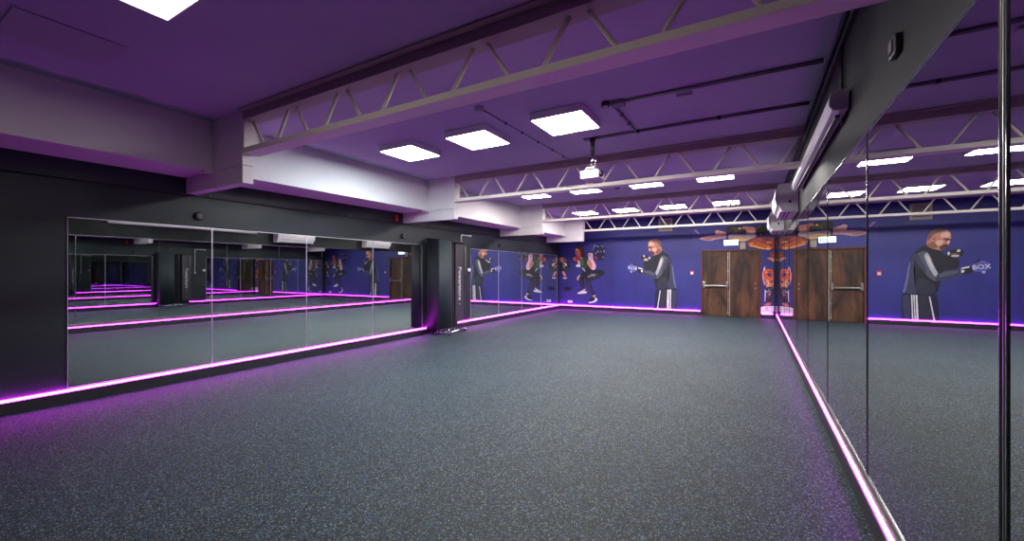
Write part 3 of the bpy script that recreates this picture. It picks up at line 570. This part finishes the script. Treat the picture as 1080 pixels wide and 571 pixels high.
 ('m_pale',1,[(-5.334,0.741),(-5.253,0.743),(-5.243,0.695),(-5.324,0.693)])],'corner':[('m_black',1,[(-6.262,1.766),(-6.144,1.743),(-6.005,1.676),(-5.912,1.719),(-5.839,1.568),(-5.857,1.44),(-5.958,1.386),(-6.144,1.375),(-6.262,1.375)]),
 ('w_green',1,[(-6.144,1.526),(-5.958,1.483),(-5.857,1.547),(-5.867,1.44),(-6.005,1.388),(-6.144,1.418)]),
 ('m_skin',1,[(-6.262,1.874),(-6.214,1.927),(-6.121,1.915),(-6.084,1.85),(-6.121,1.785),(-6.093,1.72),(-6.167,1.689),(-6.233,1.765),(-6.262,1.809)]),
 ('m_beard',1,[(-6.252,1.906),(-6.167,1.933),(-6.102,1.91),(-6.144,1.889),(-6.219,1.882)]),
 ('m_face',1,[(-6.233,1.861),(-6.163,1.868),(-6.135,1.807),(-6.177,1.743),(-6.219,1.787)]),
 ('w_green',1,[(-6.093,1.785),(-6.005,1.806),(-5.968,1.719),(-6.005,1.698),(-6.074,1.729)]),
 ('m_skinlit',1,[(-6.06,1.806),(-6.023,1.814),(-6.0,1.775),(-6.028,1.763)]),
 ('m_pale',1,[(-6.116,1.708),(-6.051,1.698),(-5.963,1.642),(-5.972,1.564),(-6.037,1.573),(-6.093,1.634)]),
 ('m_skin',1,[(-6.116,1.699),(-6.084,1.686),(-6.023,1.591),(-6.051,1.578),(-6.102,1.63)]),
 ('m_light',1,[(-6.153,1.613),(-6.116,1.6),(-6.037,1.505),(-6.074,1.505),(-6.135,1.565)]),
 ('m_skin',1,[(-6.186,1.375),(-6.097,1.386),(-6.037,1.311),(-5.986,1.182),(-6.042,1.156),(-6.116,1.246)]),
 ('m_skinlit',1,[(-6.13,1.349),(-6.093,1.349),(-6.032,1.225),(-6.051,1.203),(-6.102,1.28)]),
 ('m_pale',1,[(-6.13,1.155),(-6.051,1.16),(-5.972,1.156),(-5.968,1.109),(-6.074,1.095),(-6.135,1.116)]),
 ('m_beard',1,[(-6.074,1.199),(-6.023,1.203),(-6.009,1.16),(-6.065,1.155)])],'reach':[('a_faint',1,[(-1.699,2.705),(-1.61,2.732),(-1.464,2.566),(-1.493,2.504),(-1.348,2.466),(-1.522,2.384),(-1.699,2.384)]),
 ('a_faint2',1,[(-1.64,2.676),(-1.586,2.712),(-1.464,2.547),(-1.516,2.543)]),
 ('a_dark',1,[(-0.739,2.75),(-0.51,2.774),(-0.296,2.744),(-0.243,2.663),(-0.296,2.514),(-0.456,2.49),(-0.619,2.516),(-0.739,2.552)]),
 ('a_olive',1,[(-0.619,2.713),(-0.483,2.736),(-0.376,2.669),(-0.429,2.55),(-0.564,2.544)]),
 ('a_arm',1,[(-1.528,2.409),(-1.377,2.467),(-1.176,2.496),(-1.006,2.502),(-1.028,2.578),(-1.057,2.629),(-0.978,2.669),(-0.866,2.62),(-0.739,2.577),(-0.701,2.476),(-0.712,2.39),(-0.922,2.386),(-1.062,2.36),(-1.176,2.327),(-1.319,2.351)]),
 ('m_skinlit',1,[(-1.04,2.622),(-0.972,2.662),(-0.866,2.607),(-0.778,2.541),(-0.838,2.488),(-0.95,2.524),(-1.006,2.564)]),
 ('a_armshade',1,[(-1.435,2.412),(-1.29,2.425),(-1.119,2.394),(-1.159,2.345),(-1.29,2.362)]),
 ('a_white',1,[(-0.701,2.507),(-0.429,2.507),(-0.19,2.485),(0.019,2.517),(0.071,2.407),(-0.085,2.354),(-0.243,2.281),(-0.402,2.293),(-0.564,2.335),(-0.69,2.383)]),
 ('a_yellow',1,[(-0.673,2.42),(-0.456,2.423),(-0.243,2.39),(-0.059,2.383),(-0.137,2.319),(-0.243,2.278),(-0.402,2.293),(-0.564,2.335)]),
 ('a_skinwarm',1,[(-0.322,2.655),(-0.296,2.72),(-0.216,2.74),(-0.111,2.71),(0.019,2.691),(0.055,2.618),(0.045,2.498),(-0.137,2.476),(-0.216,2.504),(-0.206,2.564),(-0.269,2.591)]),
 ('m_skinlit',1,[(-0.169,2.593),(-0.033,2.616),(0.035,2.577),(0.019,2.511),(-0.137,2.5)]),
 ('a_dark',1,[(-0.322,2.649),(-0.243,2.663),(-0.19,2.6),(-0.221,2.492),(-0.296,2.508),(-0.333,2.576)]),
 ('a_redbrown',1,[(-0.137,2.295),(-0.033,2.382),(0.173,2.403),(0.376,2.383),(0.551,2.358),(0.566,2.064),(0.452,2.032),(0.275,2.049),(0.071,2.108),(-0.137,2.144),(-0.195,2.225)]),
 ('a_orange',1,[(-0.174,2.236),(-0.033,2.273),(0.122,2.256),(0.275,2.179),(0.427,2.122),(0.477,2.032),(0.275,2.025),(0.071,2.084),(-0.122,2.132)]),
 ('a_orangelit',1,[(-0.137,2.169),(0.019,2.146),(0.199,2.093),(0.326,2.036),(0.225,2.032),(0.045,2.085),(-0.111,2.132)]),
 ('a_redbrown2',1,[(-0.059,2.335),(0.071,2.348),(0.225,2.318),(0.275,2.251),(0.122,2.286),(-0.033,2.279)]),
 ('a_red',1,[(0.427,2.245),(0.506,2.272),(0.566,2.211),(0.566,2.064),(0.491,2.031),(0.442,2.098)]),
 ('a_skinwarm',1,[(0.285,2.25),(0.401,2.258),(0.467,2.226),(0.401,2.199),(0.316,2.208)]),
 ('a_dark',1,[(0.336,2.154),(0.401,2.175),(0.452,2.138),(0.391,2.099)]),
 ('a_orangelit',1,[(0.291,2.072),(0.401,2.099),(0.442,2.05),(0.376,1.999),(0.311,2.018)]),
 ('a_dark',1,[(0.029,2.619),(0.071,2.737),(0.199,2.771),(0.301,2.712),(0.346,2.585),(0.311,2.469),(0.199,2.408),(0.086,2.461)]),
 ('a_rim',1,[(0.06,2.659),(0.117,2.716),(0.199,2.735),(0.199,2.718),(0.127,2.692),(0.081,2.628)]),
 ('a_dark2',1,[(0.097,2.598),(0.133,2.673),(0.204,2.694),(0.27,2.643),(0.285,2.565),(0.24,2.496),(0.163,2.487),(0.112,2.531)]),
 ('m_light',1,[(0.158,2.481),(0.184,2.486),(0.194,2.462),(0.168,2.451)]),
 ('a_redbrown',1,[(0.376,1.922),(0.477,1.949),(0.566,1.929),(0.566,1.666),(0.506,1.661),(0.452,1.744)]),
 ('a_skinwarm',1,[(0.316,1.775),(0.401,1.792),(0.477,1.767),(0.566,1.754),(0.566,1.683),(0.477,1.655),(0.417,1.715)]),
 ('a_rust',1,[(0.452,1.891),(0.541,1.889),(0.551,1.801),(0.467,1.791)]),
 ('a_blue',0,[(0.241,1.568),(0.325,1.548),(0.448,1.518),(0.489,1.494),(0.489,1.397),(0.428,1.373),(0.241,1.373)]),
 ('m_white',1,[(0.25,1.495),(0.271,1.534),(0.287,1.494),(0.283,1.421),(0.241,1.363),(0.225,1.348)]),
 ('a_rim2',1,[(0.208,1.324),(0.241,1.397),(0.262,1.324),(0.254,1.153),(0.295,1.007),(0.262,0.958),(0.241,1.055),(0.216,1.177)]),
 ('a_orange2',1,[(0.245,1.421),(0.345,1.455),(0.469,1.441),(0.494,1.325),(0.481,1.18),(0.489,1.107),(0.407,1.067),(0.358,1.106),(0.279,1.139),(0.233,1.251)]),
 ('a_blue',1,[(0.325,1.314),(0.387,1.349),(0.448,1.305),(0.428,1.237),(0.345,1.227)]),
 ('a_rust',1,[(0.345,1.397),(0.428,1.421),(0.469,1.387),(0.448,1.339),(0.366,1.348)]),
 ('a_skinwarm',1,[(0.287,1.168),(0.358,1.154),(0.42,1.082),(0.481,1.102),(0.494,0.948),(0.428,0.85),(0.345,0.838),(0.3,0.959)]),
 ('a_beige2',1,[(0.316,1.105),(0.358,1.11),(0.383,0.994),(0.349,0.935),(0.32,0.983)]),
 ('a_blue',1,[(0.395,1.101),(0.448,1.116),(0.473,1.059),(0.428,1.019)]),
 ('a_dark3',1,[(0.291,0.886),(0.345,0.921),(0.428,0.937),(0.494,0.904),(0.481,0.769),(0.453,0.623),(0.428,0.477),(0.325,0.468),(0.291,0.593),(0.304,0.74)]),
 ('a_bluegrey',1,[(0.304,0.837),(0.387,0.897),(0.444,0.816),(0.387,0.737),(0.316,0.75)]),
 ('a_plum',1,[(0.308,0.642),(0.387,0.679),(0.448,0.647),(0.407,0.573),(0.333,0.57)]),
 ('a_skinwarm',1,[(0.349,0.814),(0.383,0.824),(0.391,0.786),(0.358,0.775)]),
 ('m_beige',1,[(0.366,0.732),(0.42,0.738),(0.432,0.695),(0.378,0.669)]),
 ('m_white',1,[(0.271,0.836),(0.291,0.861),(0.3,0.74),(0.295,0.618),(0.283,0.496),(0.266,0.495),(0.279,0.642)]),
 ('a_skinwarm',1,[(0.245,0.436),(0.316,0.468),(0.428,0.472),(0.436,0.424),(0.345,0.376),(0.254,0.397)]),
 ('a_dark3',1,[(0.254,0.441),(0.3,0.457),(0.308,0.419),(0.262,0.412)]),
 ('a_shoe',0,[(0.17,0.32),(0.241,0.357),(0.428,0.375),(0.506,0.369),(0.566,0.372),(0.566,0.155),(0.178,0.134)]),
 ('m_palepink',1,[(0.279,0.339),(0.349,0.352),(0.374,0.28),(0.362,0.231),(0.304,0.233)]),
 ('a_rim2',1,[(0.311,1.328),(0.294,1.332),(0.293,1.355),(0.295,1.373),(0.313,1.387),(0.326,1.365),(0.325,1.338)]),
 ('a_plum',1,[(0.446,1.208),(0.422,1.205),(0.401,1.22),(0.4,1.237),(0.423,1.243),(0.448,1.244),(0.458,1.228)]),
 ('a_orange',1,[(0.304,1.235),(0.329,1.235),(0.345,1.222),(0.331,1.206),(0.316,1.191),(0.298,1.203),(0.296,1.222)]),
 ('a_blue',1,[(0.46,1.267),(0.455,1.299),(0.46,1.333),(0.474,1.34),(0.483,1.307),(0.483,1.273),(0.471,1.258)]),
 ('a_dark3',1,[(0.359,1.305),(0.385,1.3),(0.394,1.29),(0.401,1.276),(0.369,1.268),(0.35,1.275),(0.335,1.291)]),
 ('a_rust',1,[(0.291,1.282),(0.284,1.259),(0.272,1.249),(0.267,1.281),(0.271,1.309),(0.279,1.318),(0.287,1.311)]),
 ('a_redbrown2',1,[(0.322,1.046),(0.33,1.065),(0.346,1.065),(0.348,1.03),(0.342,1.0),(0.328,0.996),(0.317,1.015)]),
 ('a_dark3',1,[(0.409,1.055),(0.416,1.073),(0.431,1.081),(0.445,1.067),(0.445,1.05),(0.433,1.035),(0.417,1.043)]),
 ('a_plum',1,[(0.443,0.979),(0.456,0.992),(0.471,0.976),(0.47,0.957),(0.467,0.941),(0.45,0.935),(0.441,0.954)]),
 ('a_dark3',1,[(0.326,0.827),(0.313,0.84),(0.31,0.855),(0.329,0.871),(0.347,0.861),(0.36,0.847),(0.344,0.831)]),
 ('a_blue',1,[(0.414,0.852),(0.432,0.861),(0.445,0.84),(0.44,0.816),(0.426,0.797),(0.407,0.814),(0.405,0.834)]),
 ('a_red',1,[(0.358,0.663),(0.343,0.67),(0.329,0.686),(0.334,0.708),(0.35,0.717),(0.366,0.708),(0.365,0.686)]),
 ('a_dark2',1,[(0.404,0.679),(0.404,0.698),(0.41,0.717),(0.431,0.712),(0.443,0.7),(0.432,0.679),(0.418,0.672)]),
 ('a_blue',1,[(0.315,0.618),(0.322,0.632),(0.337,0.639),(0.353,0.628),(0.355,0.609),(0.339,0.592),(0.319,0.599)]),
 ('a_dark2',1,[(0.426,0.567),(0.409,0.549),(0.387,0.548),(0.363,0.559),(0.373,0.576),(0.39,0.588),(0.416,0.582)]),
 ('a_plum',1,[(0.372,0.489),(0.351,0.489),(0.329,0.503),(0.338,0.516),(0.364,0.53),(0.379,0.518),(0.385,0.504)]),
 ('a_rust',1,[(0.428,0.862),(0.431,0.878),(0.438,0.888),(0.452,0.894),(0.467,0.877),(0.459,0.863),(0.443,0.857)]),
 ('m_pale',1,[(0.304,0.797),(0.317,0.803),(0.327,0.796),(0.333,0.779),(0.321,0.768),(0.309,0.765),(0.298,0.78)]),
 ('a_skinwarm',1,[(0.429,0.788),(0.44,0.781),(0.444,0.768),(0.434,0.758),(0.421,0.758),(0.411,0.77),(0.417,0.783)]),
 ('a_rust',1,[(0.343,0.46),(0.358,0.451),(0.342,0.439),(0.322,0.432),(0.299,0.439),(0.295,0.452),(0.314,0.462)]),
 ('a_dark2',1,[(0.407,0.436),(0.392,0.426),(0.38,0.434),(0.376,0.443),(0.383,0.45),(0.4,0.452),(0.413,0.446)]),
 ('a_redbrown',1,[(0.046,2.228),(0.099,2.214),(0.092,2.201),(0.031,2.198),(-0.038,2.198),(-0.038,2.215),(-0.024,2.23)]),
 ('a_redbrown2',1,[(0.18,2.15),(0.123,2.153),(0.109,2.169),(0.139,2.179),(0.195,2.177),(0.237,2.17),(0.229,2.153)]),
 ('a_orangelit',1,[(-0.028,2.185),(-0.074,2.186),(-0.104,2.197),(-0.111,2.211),(-0.065,2.222),(-0.018,2.214),(-0.011,2.199)]),
 ('a_plum',1,[(0.355,2.29),(0.303,2.291),(0.279,2.304),(0.27,2.323),(0.331,2.329),(0.388,2.32),(0.384,2.302)]),
 ('a_redbrown2',1,[(0.518,2.297),(0.494,2.28),(0.463,2.273),(0.443,2.293),(0.441,2.32),(0.473,2.335),(0.513,2.321)]),
 ('a_plum',1,[(0.476,2.127),(0.484,2.171),(0.501,2.184),(0.517,2.164),(0.527,2.13),(0.515,2.092),(0.493,2.106)]),
 ('a_orange',1,[(0.149,2.329),(0.094,2.336),(0.098,2.35),(0.124,2.358),(0.175,2.354),(0.192,2.347),(0.189,2.335)]),
 ('a_skinwarm',1,[(0.337,2.14),(0.365,2.151),(0.397,2.146),(0.416,2.136),(0.402,2.122),(0.373,2.12),(0.341,2.129)]),
 ('m_pale',1,[(-0.385,2.47),(-0.331,2.461),(-0.378,2.453),(-0.471,2.454),(-0.553,2.463),(-0.539,2.474),(-0.492,2.479)]),
 ('m_white',1,[(-0.209,2.45),(-0.184,2.461),(-0.108,2.459),(-0.068,2.449),(-0.055,2.437),(-0.121,2.43),(-0.186,2.435)]),
 ('m_skinlit',1,[(-1.196,2.418),(-1.281,2.419),(-1.365,2.429),(-1.352,2.438),(-1.284,2.444),(-1.189,2.438),(-1.139,2.426)]),
 ('a_dark2',1,[(-0.565,2.569),(-0.595,2.594),(-0.608,2.631),(-0.584,2.653),(-0.542,2.654),(-0.506,2.622),(-0.517,2.595)]),
 ('a_beige2',1,[(-0.377,2.642),(-0.414,2.649),(-0.408,2.679),(-0.391,2.706),(-0.353,2.703),(-0.334,2.672),(-0.347,2.649)]),
 ('a_dark',0,[(-0.734,2.539),(-0.695,2.538),(-0.684,2.401),(-0.723,2.403)])]}
def chaikin(p, n=2):
    for _ in range(n):
        q = []
        for i in range(len(p)):
            a, b_ = p[i], p[(i+1) % len(p)]
            q += [(a[0]*.78+b_[0]*.22, a[1]*.78+b_[1]*.22), (a[0]*.22+b_[0]*.78, a[1]*.22+b_[1]*.78)]
        p = q
    return p
def area(p): return sum(p[i][0]*p[(i+1) % len(p)][1]-p[(i+1) % len(p)][0]*p[i][1] for i in range(len(p)))/2
def mural(key, name, label, parent=None, part=None):
    polys = MURALS[key]; bm = bmesh.new(); mats = []; y = YB-.0015
    for col, sm, pts in polys:
        if col not in mats: mats.append(col)
        q = chaikin(pts) if sm else pts
        if area(q) < 0: q = q[::-1]
        vs = [bm.verts.new((u, y, v)) for u, v in q]
        y -= .0004
        try: f = bm.faces.new(vs)
        except Exception: continue
        f.material_index = mats.index(col)
    bmesh.ops.triangulate(bm, faces=bm.faces[:])
    xs = [p[0] for _, _, q in polys for p in q]; zs = [p[1] for _, _, q in polys for p in q]
    o0 = Vector((sum(xs)/len(xs), YB, min(zs)))
    for f in bm.faces:
        f.normal_update()
        if f.normal.y > 0: f.normal_flip()
    bmesh.ops.translate(bm, verts=bm.verts, vec=-o0)
    me = bpy.data.meshes.new(name); bm.to_mesh(me); bm.free()
    for c in mats: me.materials.append(MT[c])
    o = bpy.data.objects.new(name, me); COL.objects.link(o); o.location = o0; o['o'] = list(o0)
    return tag(o, label, 'wall print')
bx = mural('boxer', 'wall_print', 'printed boxer in dark tracksuit throwing a gloved punch on the blue wall')
mural('squat', 'wall_print', 'printed red-haired woman squatting with a bag on her shoulders')
mural('corner', 'wall_print', 'printed small crouching figure at the left corner of the blue wall')
mural('reach', 'wall_print', 'printed athlete in orange with arm stretched above the double door')
Rt = Matrix(((1, 0, 0, 0), (0, 0, -1, 0), (0, 1, 0, 0), (0, 0, 0, 1)))
t = text_mesh('glove_lettering', 'BOX', .15, 'm_white', Matrix.Translation((-3.575, YB-.022, 1.49)) @ Rt @ Matrix.Rotation(math.radians(-6), 4, 'Z'), bx, .001, -1)
